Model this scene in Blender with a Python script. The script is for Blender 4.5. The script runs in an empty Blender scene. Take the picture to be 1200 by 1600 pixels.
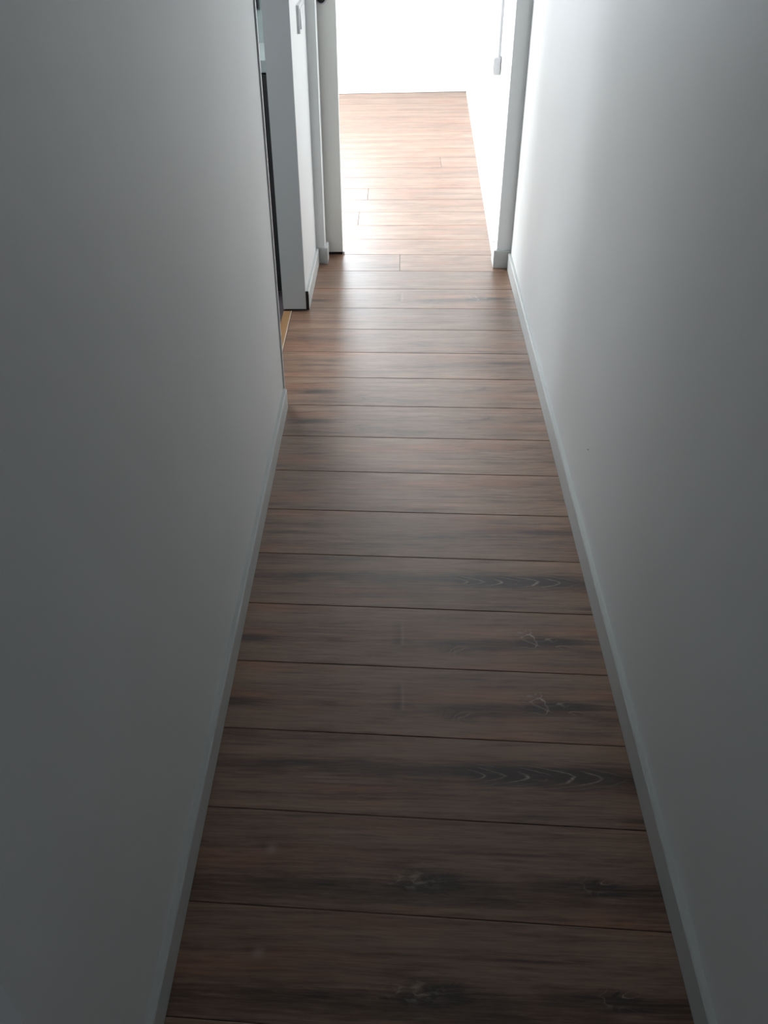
import bpy, bmesh, math, random
from mathutils import Vector, Matrix
random.seed(7)

# ---------------------------------------------------------------- camera, world, light, exposure
F, PX, PY, H = 1374.0, 530.0, 800.0, 1.5          # focal length and principal point in pixels of 1200x1600; eye height
vv = Vector((599-PX, 2613-PY, F)).normalized()     # straight down, seen by the camera
dd = Vector((627-PX, -245-PY, F)); dd = (dd - vv*dd.dot(vv)).normalized()   # along the hall
xx = vv.cross(dd)
if xx[0] < 0: xx = -xx
def axis(i, s=1): return Vector((xx[i], dd[i], -vv[i]))*s
cd = bpy.data.cameras.new('camera'); cam = bpy.data.objects.new('camera', cd)
bpy.context.scene.collection.objects.link(cam)
m = Matrix((axis(0), axis(1, -1), axis(2, -1))).transposed().to_4x4()
m.translation = Vector((0, 0, H)); cam.matrix_world = m
cd.sensor_fit = 'VERTICAL'; cd.sensor_height = 36; cd.lens = F/1600*36
cd.shift_x = (600-PX)/1600; cd.shift_y = 0; cd.clip_start = 0.02
bpy.context.scene.camera = cam

w = bpy.data.worlds.new('world'); bpy.context.scene.world = w; w.use_nodes = True
w.node_tree.nodes['Background'].inputs[0].default_value = (0.80, 0.90, 1.0, 1)
w.node_tree.nodes['Background'].inputs[1].default_value = 3.0

def area(name, loc, rot, sx, sy, power, col):
    l = bpy.data.lights.new(name, 'AREA'); l.shape = 'RECTANGLE'; l.size = sx; l.size_y = sy
    l.energy = power; l.color = col
    o = bpy.data.objects.new(name, l); bpy.context.scene.collection.objects.link(o)
    o.location = loc; o.rotation_euler = rot
    return o
R = math.radians
area('far_window_daylight', (-1.00, 7.42, 1.55), (R(-90), 0, 0), 1.5, 1.2, 80, (0.86, 0.94, 1.0))
area('side_window_daylight', (-3.14, 5.70, 1.35), (0, R(-90), 0), 2.0, 1.8, 285, (0.95, 0.985, 1.0))
area('kitchen_daylight', (-2.66, 2.95, 1.65), (0, R(-90), 0), 0.9, 0.9, 12, (0.88, 0.95, 1.0))
area('kitchen_fill_light', (-1.05, 3.45, 2.47), (0, 0, 0), 0.45, 0.45, 20, (0.93, 0.97, 1.0))  # added fill with no fixture, brightens the middle of the hall
area('hall_back_fill', (0.02, -1.93, 1.25), (R(90), 0, 0), 0.7, 1.6, 2.6, (0.82, 0.92, 1.0))  # added faint fill behind the camera, no window there

vs = bpy.context.scene.view_settings
vs.view_transform = 'Standard'; vs.look = 'None'; vs.gamma = 1; vs.use_curve_mapping = False
vs.exposure = 0.18

# ---------------------------------------------------------------- helpers
C = bpy.context.scene.collection
def bm_new(): return bmesh.new()
def box(bm, x0, x1, y0, y1, z0, z1, bev=0.0):
    r = bmesh.ops.create_cube(bm, size=1)
    vs_ = r['verts']
    for v in vs_:
        v.co = Vector((x0+(v.co.x+.5)*(x1-x0), y0+(v.co.y+.5)*(y1-y0), z0+(v.co.z+.5)*(z1-z0)))
    if bev:
        es = list({e for v in vs_ for e in v.link_edges})
        bmesh.ops.bevel(bm, geom=es, offset=bev, segments=2, affect='EDGES', profile=.6)
def prism(bm, pts, z0, z1):
    a = [bm.verts.new((x, y, z0)) for x, y in pts]; b = [bm.verts.new((x, y, z1)) for x, y in pts]
    n = len(pts)
    bm.faces.new(a[::-1]); bm.faces.new(b)
    for i in range(n): bm.faces.new((a[i], a[(i+1) % n], b[(i+1) % n], b[i]))
def cyl(bm, c, r, d, ax='z', seg=24, bev=0.0):
    q = {'z': Matrix(), 'x': Matrix.Rotation(math.pi/2, 4, 'Y'), 'y': Matrix.Rotation(math.pi/2, 4, 'X')}[ax]
    r_ = bmesh.ops.create_cone(bm, cap_ends=True, segments=seg, radius1=r, radius2=r, depth=d, matrix=Matrix.Translation(c) @ q)
    if bev:
        es = [e for e in {e for v in r_['verts'] for e in v.link_edges} if len(e.link_faces) == 2 and e.calc_face_angle(0) > 1]
        bmesh.ops.bevel(bm, geom=es, offset=bev, segments=2, affect='EDGES')
def obj(name, bm, mat, parent=None, **props):
    bmesh.ops.recalc_face_normals(bm, faces=bm.faces)
    me = bpy.data.meshes.new(name); bm.to_mesh(me); bm.free()
    me.materials.append(mat)
    o = bpy.data.objects.new(name, me); C.objects.link(o)
    if parent: o.parent = parent
    for k, v in props.items(): o[k] = v
    return o
def struct(name, bm, mat, parent=None): 
    o = obj(name, bm, mat, parent)
    if not parent: o['kind'] = 'structure'
    return o
def bx(name, mat, x0, x1, y0, y1, z0, z1, parent=None, bev=0.0):
    bm = bm_new(); box(bm, x0, x1, y0, y1, z0, z1, bev)
    return struct(name, bm, mat, parent)
def thing(name, label, cat, loc, group=None):
    o = bpy.data.objects.new(name, None); C.objects.link(o); o.location = loc
    o['label'] = label; o['category'] = cat
    if group: o['group'] = group
    return o
def part(name, bm, mat, root, **p):
    bmesh.ops.translate(bm, verts=bm.verts, vec=-root.location)
    return obj(name, bm, mat, root, **p)

# ---------------------------------------------------------------- materials
class G:                                   # tiny node expression builder
    def __init__(s, name):
        s.mat = bpy.data.materials.new(name); s.mat.use_nodes = True
        s.t = s.mat.node_tree; s.n = s.t.nodes; s.l = s.t.links
        s.b = s.n['Principled BSDF']
    def put(s, sock, v):
        if isinstance(v, bpy.types.NodeSocket): s.l.new(v, sock)
        else: sock.default_value = v
    def m(s, op, a, b=0.0, c=None, clamp=False):
        k = s.n.new('ShaderNodeMath'); k.operation = op; k.use_clamp = clamp
        s.put(k.inputs[0], a); s.put(k.inputs[1], b)
        if c is not None: s.put(k.inputs[2], c)
        return k.outputs[0]
    def add(s, a, b): return s.m('ADD', a, b)
    def sub(s, a, b): return s.m('SUBTRACT', a, b)
    def mul(s, a, b): return s.m('MULTIPLY', a, b)
    def smooth(s, x, a, b, lo=0., hi=1.):
        k = s.n.new('ShaderNodeMapRange'); k.interpolation_type = 'SMOOTHSTEP'
        s.put(k.inputs[0], x); k.inputs[1].default_value = a; k.inputs[2].default_value = b
        k.inputs[3].default_value = lo; k.inputs[4].default_value = hi
        return k.outputs[0]
    def xyz(s, v):
        k = s.n.new('ShaderNodeSeparateXYZ'); s.l.new(v, k.inputs[0]); return k.outputs
    def vec(s, x, y, z=0.0):
        k = s.n.new('ShaderNodeCombineXYZ'); s.put(k.inputs[0], x); s.put(k.inputs[1], y); s.put(k.inputs[2], z)
        return k.outputs[0]
    def noise(s, v, detail=2., rough=.5, dist=0., scale=1.):
        k = s.n.new('ShaderNodeTexNoise'); s.l.new(v, k.inputs['Vector'])
        k.inputs['Scale'].default_value = scale; k.inputs['Detail'].default_value = detail
        k.inputs['Roughness'].default_value = rough; k.inputs['Distortion'].default_value = dist
        return k.outputs[0]
    def mix(s, f, a, b, mode='MIX'):
        k = s.n.new('ShaderNodeMix'); k.data_type = 'RGBA'; k.blend_type = mode
        s.put(k.inputs[0], f); s.put(k.inputs[6], a); s.put(k.inputs[7], b)
        return k.outputs[2]
    def ramp(s, f, stops):
        k = s.n.new('ShaderNodeValToRGB'); s.l.new(f, k.inputs[0])
        e = k.color_ramp.elements
        while len(e) < len(stops): e.new(.5)
        for i, (p, c) in enumerate(stops): e[i].position = p; e[i].color = (*c, 1)
        return k.outputs[0]
    def bump(s, h, strength, dist):
        k = s.n.new('ShaderNodeBump'); k.inputs['Strength'].default_value = strength
        k.inputs['Distance'].default_value = dist; s.l.new(h, k.inputs['Height'])
        s.l.new(k.outputs[0], s.b.inputs['Normal'])

def paint(name, col, rough=.6, bump=.25, spec=.4, scale=260):
    g = G(name); tc = g.n.new('ShaderNodeTexCoord')
    big = g.noise(tc.outputs['Object'], 3, .5, scale=2.3)
    f = g.smooth(big, .3, .7)
    c = tuple(x*.965 for x in col)
    g.l.new(g.mix(f, (*col, 1), (*c, 1)), g.b.inputs['Base Color'])
    g.b.inputs['Roughness'].default_value = rough; g.b.inputs['Specular IOR Level'].default_value = spec
    if bump: g.bump(g.noise(tc.outputs['Object'], 2, .6, scale=scale), bump, .0006)
    return g.mat
def plain(name, col, rough=.5, metal=0.):
    g = G(name); tc = g.n.new('ShaderNodeTexCoord')
    f = g.noise(tc.outputs['Object'], 2, .5, scale=40)
    g.l.new(g.mix(f, (*col, 1), (*[x*.9 for x in col], 1)), g.b.inputs['Base Color'])
    g.b.inputs['Roughness'].default_value = rough; g.b.inputs['Metallic'].default_value = metal
    return g.mat

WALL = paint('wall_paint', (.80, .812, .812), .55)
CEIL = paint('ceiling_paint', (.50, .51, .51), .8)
GAPSHADE = plain('grey_gap_shade', (.09, .09, .085), .8)  # shade of the narrow gap, as a flat grey
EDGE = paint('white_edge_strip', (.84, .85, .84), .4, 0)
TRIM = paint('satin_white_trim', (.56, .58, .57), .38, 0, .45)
KWALL = paint('kitchen_grey_green_paint', (.40, .45, .44), .6)
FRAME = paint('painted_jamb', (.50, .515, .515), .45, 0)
PLASTIC = plain('white_plastic', (.80, .81, .82), .3)
GREYPL = plain('grey_white_plastic', (.62, .63, .65), .4)
BLACK = plain('matt_black', (.006, .006, .007), .55)
ENDSHADE = plain('raw_end_and_gap_shade', (.012, .007, .005), .8)  # raw baseboard end, and painted shade in the floor gaps
JOINT = plain('dark_subfloor', (.02, .014, .011), .9)
OAKSTRIP = plain('oak_threshold', (.36, .20, .09), .4)
BRASS = plain('pale_metal_strip', (.62, .50, .40), .35)
TILE = plain('grey_kitchen_floor', (.09, .075, .08), .4)
WORKTOP = plain('pale_worktop', (.34, .38, .37), .35)

LIGHT = (.375, .228, .152); MID = (.240, .138, .088); DARK = (.122, .064, .040); DEEP = (.032, .015, .010); LIME = (.46, .36, .295)
def wood(name, seed, tone=1.0, kind=''):
    g = G(name); tc = g.n.new('ShaderNodeTexCoord')
    s3 = g.xyz(tc.outputs['Object']); x, y = s3[0], s3[1]
    if seed is None:
        oi = g.n.new('ShaderNodeObjectInfo')
        sx = g.mul(oi.outputs['Random'], 37.0); sy = g.mul(oi.outputs['Random'], 91.0); rnd = oi.outputs['Random']
    else:
        sx, sy, rnd = seed*3.71, seed*7.93, None
    X = g.add(x, sx)
    # slow warp so the streaks wander
    wv = g.noise(g.vec(g.mul(X, 3.2), g.add(g.mul(y, 7.), sy)), 2, .5)
    Y = g.add(y, g.mul(g.sub(wv, .5), .018))
    band = g.noise(g.vec(g.mul(X, 1.3), g.add(g.mul(Y, 17.), sy)), 3, .55)
    field = g.noise(g.vec(g.mul(X, 1.5), g.add(g.mul(Y, 11.), g.add(sy, 4.) if rnd else sy+4.)), 1.5, .45)
    ring = g.m('PINGPONG', g.mul(field, 9.0), .5)
    ring = g.smooth(ring, .0, .22, 1., 0.)                   # thin dark growth lines
    fine = g.noise(g.vec(g.mul(X, 9.), g.add(g.mul(Y, 150.), sy)), 5, .72)
    pores = g.noise(g.vec(g.mul(X, 22.), g.add(g.mul(Y, 700.), sy)), 2, .5)
    blot = g.noise(g.vec(g.mul(X, 6.), g.add(g.mul(Y, 20.), sy)), 3, .6)
    t = g.add(g.mul(g.sub(band, .5), .75), .60)
    t = g.add(t, g.mul(g.sub(fine, .5), 1.0))
    t = g.add(t, g.mul(g.sub(blot, .5), .35))
    t = g.sub(t, g.mul(ring, .05))
    lines = g.noise(g.vec(g.mul(X, 2.2), g.add(g.mul(Y, 75.), sy), 5.), 3, .7)
    t = g.sub(t, g.mul(g.smooth(lines, .50, .66), .14))
    t = g.add(t, g.mul(g.smooth(lines, .44, .30), .14))
    def blob(x0, y0, ax, ay):
        u = g.m('DIVIDE', g.sub(x, x0), ax); v = g.m('DIVIDE', g.sub(Y, y0), ay)
        r2 = g.add(g.mul(u, u), g.mul(v, v))
        return g.m('EXPONENT', g.mul(r2, -1.0)), r2, u, v
    lime = None
    def limeadd(v):
        nonlocal lime
        lime = v if lime is None else g.m('MAXIMUM', lime, v)
    def streak(x0, y0, ax, ay, amt):
        nonlocal t
        b = blob(x0, y0, ax, ay)[0]; t = g.sub(t, g.mul(b, amt))
    def knot(x0, y0, a, k=2.2, limes=.8, dk=.35):
        nonlocal t
        b, r2, u, v = blob(x0, y0, a*2.0, a)
        wob = g.noise(g.vec(g.mul(x, 13.), g.mul(y, 27.), (seed or 0)+x0*9), 1.2, .45, 1.2)
        l = g.smooth(g.m('PINGPONG', g.mul(wob, 5.0*k/2.2), .5), .42, .5)
        l2 = g.smooth(g.m('PINGPONG', g.mul(wob, 5.0*k/2.2), .5), .12, .0)
        limeadd(g.mul(g.mul(l, b), limes)); t = g.sub(t, g.mul(g.mul(b, dk), g.add(.55, l2)))
    if kind == 'cathedral':
        streak(.08, .014, .42, .018, .30); streak(.36, .004, .20, .024, .34); streak(-.22, .024, .10, .013, .25)
        u = g.add(g.sub(x, .12), g.mul(g.sub(wv, .5), .05)); v = g.m('DIVIDE', g.sub(y, .004), .021)
        up = g.m('MAXIMUM', v, 0.0); dn = g.m('MAXIMUM', g.mul(v, -1.0), 0.0); va = g.m('ABSOLUTE', v)
        wb = g.sub(g.noise(g.vec(g.mul(x, 9.), g.mul(y, 60.), 1.7), 3, .6), .5)
        ph = g.add(u, g.add(g.mul(g.m('POWER', up, 1.7), .070), g.mul(g.m('POWER', dn, 2.0), .060)))
        ph = g.add(ph, g.mul(wb, .050))
        pp_ = g.m('PINGPONG', g.mul(g.m('POWER', g.m('MAXIMUM', g.add(ph, .02), .0), .8), 19.), .5)
        l = g.smooth(pp_, .36, .5)
        env = g.mul(g.m('EXPONENT', g.mul(g.m('POWER', va, 2.), -.75)), g.mul(g.smooth(x, .13, .19), g.smooth(x, .49, .38)))
        vary = g.smooth(g.noise(g.vec(g.mul(x, 14.), g.mul(y, 50.), 7.7), 2, .5), .32, .58)
        limeadd(g.mul(g.mul(g.mul(l, env), vary), .85)); t = g.sub(t, g.mul(env, .20))
        streak(.0, -.055, .5, .010, .12)
    if kind == 'burl':
        streak(.24, -.022, .14, .017, .34); streak(.41, -.012, .12, .022, .34); streak(-.345, -.018, .05, .013, .36)
        streak(-.2, -.012, .2, .006, .14); streak(-.12, .03, .14, .004, .13); streak(-.12, .012, .14, .004, .13)
        knot(.328, .008, .022, 1.2, 1., .3); knot(.315, -.022, .013, 1.3, 1., .2); knot(.135, -.036, .015, 1.2, 1., .2); knot(.40, -.018, .018, 1.2, .6, .2)
        # end of a printed block: a soft upright tick
        e = g.mul(g.smooth(x, .010, .022), g.smooth(x, .028, .022)); e = g.mul(e, g.mul(g.smooth(y, -.034, -.024), g.smooth(y, .066, .03)))
        limeadd(g.mul(e, .20))
        d = g.mul(g.smooth(x, -.012, .018), g.smooth(x, .022, .018)); d = g.mul(d, g.mul(g.smooth(y, -.034, -.024), g.smooth(y, .066, .03)))
        t = g.sub(t, g.mul(d, .16)); t = g.add(t, .04)
        b = blob(-.21, -.01, .05, .022)[0]; limeadd(g.mul(b, .12))
    if kind == 'smoky':
        streak(-.12, -.055, .42, .028, .34); streak(.36, -.035, .16, .018, .30); streak(.08, -.035, .10, .022, .28)
        knot(.050, -.036, .028, 1., .8, .10); limeadd(g.mul(g.mul(blob(.035, -.030, .045, .017)[0], .75), g.smooth(g.noise(g.vec(g.mul(x, 38.), g.mul(y, 85.), 2.2), 4, .65, .8), .46, .66))); knot(.37, -.028, .014, 1.2, .8, .3); knot(.09, -.036, .02, 1., .2, .45); streak(-.1, .03, .5, .01, .10)
        b = blob(-.225, .02, .010, .010)[0]; limeadd(g.mul(b, .5))
    if kind == 'plain_streak':
        streak(-.28, .0, .12, .012, .30); streak(.15, -.008, .22, .012, .22); streak(.40, .012, .12, .012, .24)
    if kind == 'mottled':
        streak(-.28, .004, .07, .012, .30); knot(-.12, -.030, .018, 1.3, .4, .15); knot(.30, .022, .014, 1.4, .4, .15)
        streak(.1, .03, .3, .008, .16)
    col = g.ramp(t, [(.12, DEEP), (.36, DARK), (.60, MID), (.92, LIGHT)])
    red = g.smooth(g.noise(g.vec(g.mul(X, 2.6), g.add(g.mul(Y, 14.), sy), 3.3), 2, .5), .50, .72)
    if kind == 'reddish':
        red = g.m('MAXIMUM', red, blob(-.30, -.03, .13, .03)[0])
    col = g.mix(g.mul(red, .55), col, g.mix(1.0, col, (1.18, .80, .62, 1), 'MULTIPLY'))
    wash = g.mul(g.smooth(pores, .56, .72), .22)
    if lime is not None: wash = g.m('MAXIMUM', wash, lime)
    col = g.mix(wash, col, (*LIME, 1))
    if rnd:
        tn = g.add(.88, g.mul(rnd, .22)); cc = g.n.new('ShaderNodeCombineColor')
        for i in range(3): g.put(cc.inputs[i], tn)
        col = g.mix(1.0, col, cc.outputs[0], 'MULTIPLY')
    else:
        col = g.mix(1.0, col, (tone, tone, tone, 1), 'MULTIPLY')
    g.l.new(col, g.b.inputs['Base Color'])
    g.put(g.b.inputs['Roughness'], g.add(.36, g.mul(fine, .12)))
    g.b.inputs['Specular IOR Level'].default_value = .62
    g.b.inputs['Coat Weight'].default_value = .38; g.b.inputs['Coat Roughness'].default_value = .36; g.b.inputs['Coat IOR'].default_value = 1.5
    g.bump(g.add(fine, g.mul(pores, .5)), .18, .0006)
    return g.mat

PRINT = {'smoky': wood('oak_print_smoky', 2, .92, 'smoky'), 'cathedral': wood('oak_print_cathedral', 5, 1.0, 'cathedral'),
         'burl': wood('oak_print_burl', 8, 1.02, 'burl'), 'plain': wood('oak_print_plain', 12, 1.0, 'plain_streak'),
         'reddish': wood('oak_print_reddish', 15, 1.05, 'reddish'), 'mottled': wood('oak_print_mottled', 19, 1.0, 'mottled')}
OAK = wood('oak_laminate', None)

# ---------------------------------------------------------------- floor: one plank an object, laid across the hall
SL = -0.028                                        # the planks run a touch off square
PW, Y0 = 0.195, 0.807
def row_y(k): return Y0 + PW*k
bm = bm_new(); box(bm, -3.3, .75, -2.1, 7.5, -.10, -.009)
floor = struct('floor', bm, JOINT)
def plank(k, x0, x1, mat, ymax=None, ymin=None):
    yc = row_y(k) + PW/2
    g_ = .0009
    bm = bm_new()
    def edge(x, s):
        y = SL*x + s*(PW/2-g_)
        if ymax is not None: y = min(y, ymax-yc)
        if ymin is not None: y = max(y, ymin-yc)
        return y
    xa, xb = x0+g_, x1-g_
    b = .0011
    lo = [(xa, edge(xa, -1)), (xb, edge(xb, -1)), (xb, edge(xb, 1)), (xa, edge(xa, 1))]
    hi = [(xa+b, edge(xa, -1)+b), (xb-b, edge(xb, -1)+b), (xb-b, edge(xb, 1)-b), (xa+b, edge(xa, 1)-b)]
    A = [bm.verts.new((x, y, -.008)) for x, y in lo]; B = [bm.verts.new((x, y, -.0007)) for x, y in lo]; T = [bm.verts.new((x, y, 0)) for x, y in hi]
    bm.faces.new(T)
    for i in range(4):
        j = (i+1) % 4
        bm.faces.new((A[i], A[j], B[j], B[i])); bm.faces.new((B[i], B[j], T[j], T[i]))
    bm.faces.new(A[::-1])
    o = obj('plank', bm, mat, floor); o.location = (0, yc, 0)
    return o
seq = {-1: 'smoky', 0: 'smoky', 1: 'cathedral', 2: 'burl', 3: 'burl', 4: 'cathedral', 5: 'plain', 6: 'reddish', 7: 'reddish',
       8: 'mottled', 9: 'mottled', 10: 'plain', 13: 'burl'}
joints = {16: (-.95,), 18: (-.196,), 20: (-.160,), 22: (-1.1,), 23: (.25,), 26: (-.7,)}
for k in range(-13, 33):
    y = row_y(k)
    if k < 16:
        xl = -.368 if y < 2.45 or y > 3.28 else -.424
        xs = [xl, .485]
        if k == 15: xs = [-.368, .012, .488]
        if k < -3: xs = [-.368, .485]
    else:
        xs = [-3.0] + list(joints.get(k, (-1.6+random.random()*1.0,))) + [.44+.018*(y-4.0)+.006]
        if xs[1]-xs[0] > 1.4: xs.insert(1, xs[1]-1.285)
    for a, b in zip(xs, xs[1:]):
        plank(k, a, b, PRINT[seq[k]] if k in seq else OAK, ymax=7.20 if k > 30 else None)
# ---------------------------------------------------------------- hall and rooms
CZ = 2.5
LX, RX = -.374, .4925                              # hall wall faces
bx('ceiling', CEIL, -3.2, .75, -2.1, 7.5, CZ, CZ+.1)
bm = bm_new(); prism(bm, [(LX, .38), (LX-.09, .38), (LX-.09, 2.56), (LX, 2.56)], 0, CZ)
wl = struct('wall_left', bm, WALL)
bx('wall_left', WALL, LX-.09, LX, 2.56, 3.328, 2.06, CZ)                          # lintel over the kitchen opening
bm = bm_new(); prism(bm, [(-.457, 3.328), (-.367, 3.328), (-.362, 3.842), (-.457, 3.842)], .004, CZ)
stub = struct('wall_left', bm, WALL)
# recess beside the camera: wall steps back, its shade put into greyer paint
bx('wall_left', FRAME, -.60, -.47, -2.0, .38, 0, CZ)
bx('wall_right', WALL, RX, RX+.12, -2.0, 3.85, 0, CZ)
bx('wall_back', WALL, -.6, .62, -2.1, -2.0, 0, CZ)
# grey painted face of the kitchen opening's jamb, standing a hair above the floor
bm = bm_new(); box(bm, -.459, -.366, 3.322, 3.3285, .008, 2.06, .0008); t1 = struct('trim_1', bm, FRAME)
bm = bm_new(); box(bm, -.452, -.3665, 3.3225, 3.3282, .0005, .0085); obj('floor_gap_shade', bm, ENDSHADE, t1, label='dark strip coloured as the shade under the jamb')  # solid dark strip, shade of the gap put into its colour
# bright corner strip on the near side of the kitchen opening
bm = bm_new(); box(bm, LX-.088, LX+.0045, 2.568, 2.580, .001, 2.06, .001); t2 = struct('trim_2', bm, EDGE)
bm = bm_new(); box(bm, LX-.088, LX-.0012, 2.5605, 2.5678, .001, 2.06); obj('edge_gap_shade', bm, GAPSHADE, t2, label='grey strip coloured as the shade in the gap by the edge strip')  # solid filler, the gap's shade painted in grey
# door opening to the bright room: two nibs, lintel
bm = bm_new(); prism(bm, [(-.40, 3.842), (-.3235, 3.830), (-.3235, 3.902), (-.40, 3.908)], .004, CZ); struct('wall_front', bm, WALL)
bm = bm_new(); prism(bm, [(.432, 3.768), (RX+.02, 3.766), (RX+.02, 3.875), (.432, 3.875)], .005, CZ); struct('wall_front', bm, WALL)
bm = bm_new(); prism(bm, [(-.3235, 3.830), (.432, 3.768), (.432, 3.872), (-.3235, 3.902)], 2.08, CZ); struct('wall_front', bm, WALL)
bx('wall_front', WALL, -3.0, -.457, 3.812, 3.91, 0, CZ)
bx('wall_kitchen_far', KWALL, -2.5, -.457, 3.80, 3.812, 0, CZ)
bx('wall_front', WALL, -.457, -.40, 3.843, 3.908, 0, CZ)                            # between kitchen and bright room
# bright room shell
bm = bm_new(); prism(bm, [(.4385, 3.875), (.62, 3.875), (.66, 7.32), (.518, 7.32), (.515, 7.22)], 0, CZ); struct('wall_room_right', bm, WALL)
WX0, WX1, WZ0, WZ1 = -1.75, -.25, .95, 2.15
bm = bm_new()
box(bm, -3.0, WX0, 7.222, 7.36, 0, CZ); box(bm, WX1, .56, 7.222, 7.36, 0, CZ)
box(bm, WX0, WX1, 7.222, 7.36, 0, WZ0); box(bm, WX0, WX1, 7.222, 7.36, WZ1, CZ); struct('wall_room_far', bm, WALL)
bm = bm_new(); box(bm, -3.1, -3.0, 3.80, 4.8, 0, CZ); box(bm, -3.1, -3.0, 6.6, 7.36, 0, CZ)
box(bm, -3.1, -3.0, 4.8, 6.6, 0, .35); box(bm, -3.1, -3.0, 4.8, 6.6, 2.35, CZ); struct('wall_room_left', bm, WALL)
# kitchen shell
bx('wall_kitchen_near', WALL, -2.6, LX-.09, 2.10, 2.20, 0, CZ)
bm = bm_new()
KY0, KY1, KZ0, KZ1 = 2.5, 3.4, 1.2, 2.1
box(bm, -2.6, -2.5, 2.2, KY0, 0, CZ); box(bm, -2.6, -2.5, KY1, 3.80, 0, CZ)
box(bm, -2.6, -2.5, KY0, KY1, 0, KZ0); box(bm, -2.6, -2.5, KY0, KY1, KZ1, CZ); struct('wall_kitchen_left', bm, WALL)
bm = bm_new(); box(bm, -2.5, -.459, 2.2, 3.80, -.006, 0.0); kf = struct('floor_kitchen', bm, TILE)

# windows
GL = bpy.data.materials.new('window_glass'); GL.use_nodes = True
n = GL.node_tree.nodes; n.clear()
o_ = n.new('ShaderNodeOutputMaterial'); mx = n.new('ShaderNodeMixShader'); tr = n.new('ShaderNodeBsdfTransparent'); gs = n.new('ShaderNodeBsdfGlossy')
gs.inputs['Roughness'].default_value = .02; mx.inputs[0].default_value = .06
GL.node_tree.links.new(tr.outputs[0], mx.inputs[1]); GL.node_tree.links.new(gs.outputs[0], mx.inputs[2]); GL.node_tree.links.new(mx.outputs[0], o_.inputs[0])
w1 = bpy.data.objects.new('window_1', None); C.objects.link(w1); w1['kind'] = 'structure'
bm = bm_new()
for a in [(WX0, WX0+.05, WZ0, WZ1), (WX1-.05, WX1, WZ0, WZ1), (WX0+.05, WX1-.05, WZ0, WZ0+.05), (WX0+.05, WX1-.05, WZ1-.05, WZ1), (-1.03, -.97, WZ0+.05, WZ1-.05)]:
    box(bm, a[0], a[1], 7.26, 7.31, a[2], a[3], .002)
obj('window_frame', bm, TRIM, w1)
bm = bm_new(); box(bm, WX0+.05, -1.03, 7.28, 7.285, WZ0+.05, WZ1-.05); obj('pane', bm, GL, w1)
bm = bm_new(); box(bm, -.97, WX1-.05, 7.28, 7.285, WZ0+.05, WZ1-.05); obj('pane', bm, GL, w1)
bm = bm_new(); box(bm, WX0-.04, WX1+.04, 7.19, 7.26, WZ0-.03, WZ0, .002); obj('window_sill', bm, TRIM, w1)
w3 = bpy.data.objects.new('window_3', None); C.objects.link(w3); w3['kind'] = 'structure'
bm = bm_new()
for a in [(4.8, 4.86, .35, 2.35), (6.54, 6.6, .35, 2.35), (4.86, 6.54, .35, .41), (4.86, 6.54, 2.29, 2.35), (5.67, 5.73, .41, 2.29)]:
    box(bm, -3.075, -3.02, a[0], a[1], a[2], a[3], .002)
obj('window_frame', bm, TRIM, w3)
for a, b in ((4.86, 5.67), (5.73, 6.54)):
    bm = bm_new(); box(bm, -3.05, -3.045, a, b, .41, 2.29); obj('pane', bm, GL, w3)
w2 = bpy.data.objects.new('window_2', None); C.objects.link(w2); w2['kind'] = 'structure'
bm = bm_new()
for a in [(KY0, KY0+.05, KZ0, KZ1), (KY1-.05, KY1, KZ0, KZ1), (KY0+.05, KY1-.05, KZ0, KZ0+.05), (KY0+.05, KY1-.05, KZ1-.05, KZ1)]:
    box(bm, -2.57, -2.52, a[0], a[1], a[2], a[3], .002)
obj('window_frame', bm, TRIM, w2)
bm = bm_new(); box(bm, -2.55, -2.545, KY0+.05, KY1-.05, KZ0+.05, KZ1-.05); obj('pane', bm, GL, w2)

# ---------------------------------------------------------------- baseboards (12 mm thick, 70 mm high, eased top edge)
BT, BH = .0125, .070
def skirt(name, p0, p1, nrm, z=BH, th=BT, mat=None):
    """extruded profile from p0 to p1, standing off the wall along nrm"""
    bm = bm_new()
    prof = [(0, 0.0008), (th, 0.0008), (th, z-.003), (th-.0025, z), (0, z)]
    rings = []
    for p in (p0, p1):
        rings.append([bm.verts.new((p[0]+nrm[0]*a, p[1]+nrm[1]*a, b)) for a, b in prof])
    bm.faces.new(rings[0]); bm.faces.new(rings[1][::-1])
    for i in range(5):
        j = (i+1) % 5
        bm.faces.new((rings[0][i], rings[1][i], rings[1][j], rings[0][j]))
    return struct(name, bm, mat or TRIM)
skirt('baseboard_left', (LX, .38), (LX, 2.556), (1, 0))
bl = skirt('baseboard_left', (-.3662, 3.336), (-.3625, 3.828), (1, 0))
bm = bm_new(); box(bm, -.3662, -.3662+BT-.001, 3.3295, 3.3355, .001, BH+.008); obj('end_cap', bm, ENDSHADE, bl, label='raw dark end of the baseboard')
skirt('baseboard_right', (RX, -1.98), (RX, 3.752), (-1, 0))
skirt('baseboard_front', (-.349, 3.8405), (-.3115, 3.8285), (0, -1), .073)
skirt('baseboard_front', (-.3235, 3.829), (-.3235, 3.90), (1, 0), .073)
skirt('baseboard_front', (.4195, 3.768), (RX-.0005, 3.766), (0, -1), .078)
skirt('baseboard_front', (.432, 3.769), (.432, 3.86), (-1, 0), .078)
skirt('baseboard_room_right', (.4385, 3.90), (.5145, 7.20), (-1, .02), .07, mat=EDGE)  # whiter than the hall trim, the room's glare put into the paint
skirt('baseboard_room_far', (-3.0, 7.222), (.50, 7.222), (0, -1), .07, mat=EDGE)  # same whiter paint, carrying the bright room's glare
skirt('baseboard_recess', (-.47, -1.98), (-.47, .375), (1, 0))

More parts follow.
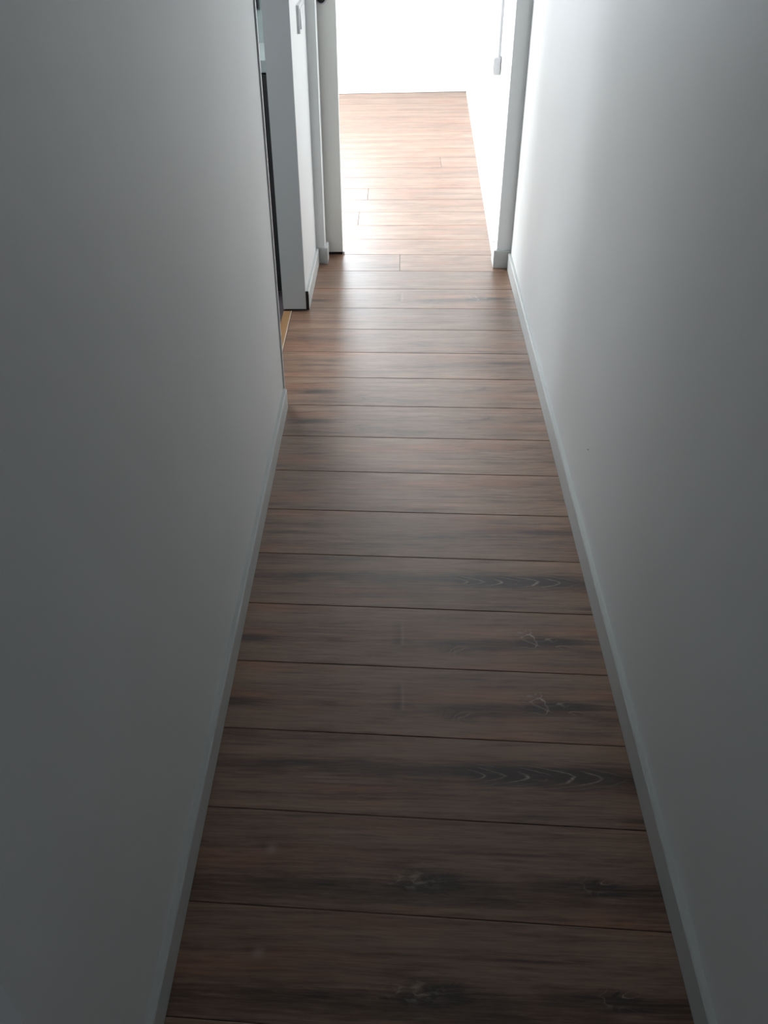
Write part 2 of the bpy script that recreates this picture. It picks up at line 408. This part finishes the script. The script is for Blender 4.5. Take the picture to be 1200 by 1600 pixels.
# threshold of the kitchen opening
bm = bm_new(); box(bm, -.4585, -.4285, 2.58, 3.32, -.004, .0012, .0008); th = struct('trim_3', bm, OAKSTRIP)
bm = bm_new(); box(bm, -.4283, -.4245, 2.58, 3.32, -.004, .0020, .0006); obj('metal_edge', bm, BRASS, th, label='pale thin metal edging')

# sliding door leaf, pushed back behind the wall, hanging just clear of the floor
dr = bpy.data.objects.new('door_1', None); C.objects.link(dr); dr['kind'] = 'structure'
bm = bm_new(); box(bm, -1.10, -.250, 3.935, 3.973, .012, 2.10, .0015); obj('door_leaf', bm, paint('door_paint', (.84, .84, .80), .45, 0), dr)
bm = bm_new(); cyl(bm, (-.306, 3.930, 1.028), .0160, .012, 'y', 28, .002); h_ = obj('door_knob', bm, BLACK, dr, label='round black finger pull')
bm = bm_new(); cyl(bm, (-.306, 3.9345, 1.028), .0215, .003, 'y', 28, .001); obj('rosette', bm, GREYPL, h_)
bm = bm_new(); box(bm, -1.10, -.251, 3.937, 3.971, .0008, .0125); obj('bottom_gap_shade', bm, ENDSHADE, dr, label='dark strip coloured as the shade under the door')  # fills the clearance, its shade painted as a dark strip
bm = bm_new(); box(bm, -.249, -.243, 3.94, 3.968, 0.0005, .010, .001); box(bm, -.262, -.243, 3.94, 3.968, .0005, .003); obj('floor_guide', bm, GREYPL, dr)
bm = bm_new(); box(bm, -1.15, .45, 3.915, 3.98, 2.105, 2.15, .002); obj('rail', bm, TRIM, dr)

# ---------------------------------------------------------------- things
# light switch on the short hall wall
ls = thing('light_switch', 'white double light switch plate on the short wall left of the bright doorway', 'light switch', (-.3635, 3.62, 1.02))
bm = bm_new(); box(bm, -.3655, -.3545, 3.535, 3.72, .966, 1.056, .002); part('plate', bm, PLASTIC, ls)
for ya, yb in ((3.55, 3.624), (3.630, 3.705)):
    bm = bm_new(); box(bm, -.3547, -.3495, ya, yb, .978, 1.044, .0015)
    for v in bm.verts:
        if v.co.z > 1.0 and v.co.x > -.352: v.co.x -= .003
    part('rocker', bm, PLASTIC, ls)

# socket box with its conduit, on the bright room's right wall
sb = thing('socket_box', 'white surface mounted box low on the bright room right wall under a thin pipe', 'box', (.445, 4.35, .668))
bm = bm_new(); box(bm, .418, .4455, 4.30, 4.385, .668, .740, .002); part('housing', bm, GREYPL, sb)
bm = bm_new(); box(bm, .4140, .4182, 4.305, 4.38, .674, .734, .0015); part('cover', bm, PLASTIC, sb)
cp = thing('conduit_pipe', 'thin white vertical pipe running up from the box on the right wall', 'pipe', (.440, 4.32, .725))
bm = bm_new(); cyl(bm, (.4375, 4.315, 1.585), .0075, 1.69, 'z', 14); part('tube', bm, GREYPL, cp)
for z in (1.0, 1.6, 2.2):
    bm = bm_new(); box(bm, .4305, .4455, 4.306, 4.324, z, z+.012, .001); part('clip', bm, PLASTIC, cp)
fb = thing('wall_socket', 'small white socket in the far right corner of the bright room', 'socket', (.505, 6.85, .60))
bm = bm_new(); box(bm, .488, .5065, 6.80, 6.88, .585, .665, .003); part('plate', bm, PLASTIC, fb)
bm = bm_new(); cyl(bm, (.4875, 6.84, .625), .02, .004, 'x', 20, .001); part('outlet', bm, GREYPL, fb)

# kitchen corner seen through the opening
kc = thing('base_cabinet', 'black kitchen base cabinet glimpsed through the narrow opening on the left', 'cabinet', (-.80, 3.50, 0))
bm = bm_new(); box(bm, -1.06, -.462, 3.47, 3.79, .10, .858); part('body', bm, BLACK, kc)
bm = bm_new(); box(bm, -1.04, -.48, 3.52, 3.78, .001, .10); part('plinth', bm, BLACK, kc)
bm = bm_new(); box(bm, -1.058, -.464, 3.450, 3.469, .104, .852, .0015); d_ = part('door', bm, BLACK, kc)
bm = bm_new(); box(bm, -.95, -.80, 3.43, 3.450, .80, .812, .001); o2 = obj('handle', bm, plain('steel', (.5, .5, .5), .3, 1.), d_)
for v in o2.data.vertices: v.co -= kc.location
wt = thing('worktop', 'pale kitchen worktop slab above the black cabinet in the left opening', 'worktop', (-.80, 3.5, .86))
bm = bm_new(); box(bm, -1.10, -.460, 3.440, 3.797, .8595, .900, .002); part('slab', bm, WORKTOP, wt)
kp = thing('wall_panel', 'dark rectangular panel on the kitchen wall at the top of the left opening', 'panel', (-.56, 3.79, 1.1))
bm = bm_new(); box(bm, -.70, -.533, 3.775, 3.7985, 1.018, 1.40, .002); part('face', bm, plain('smoked_dark', (.012, .014, .018), .85), kp)
bm = bm_new(); box(bm, -.705, -.530, 3.785, 3.799, 1.012, 1.407, .001); part('rim', bm, plain('panel_rim', (.12, .13, .14), .4), kp)

# nail hole in the right wall
bm = bm_new(); cyl(bm, (RX-.0006, 1.920, .25), .0016, .0016, 'x', 10)
nh = obj('nail', bm, BLACK); nh['label'] = 'tiny dark nail head low on the right hall wall'; nh['category'] = 'nail'
bpy.context.view_layer.update()
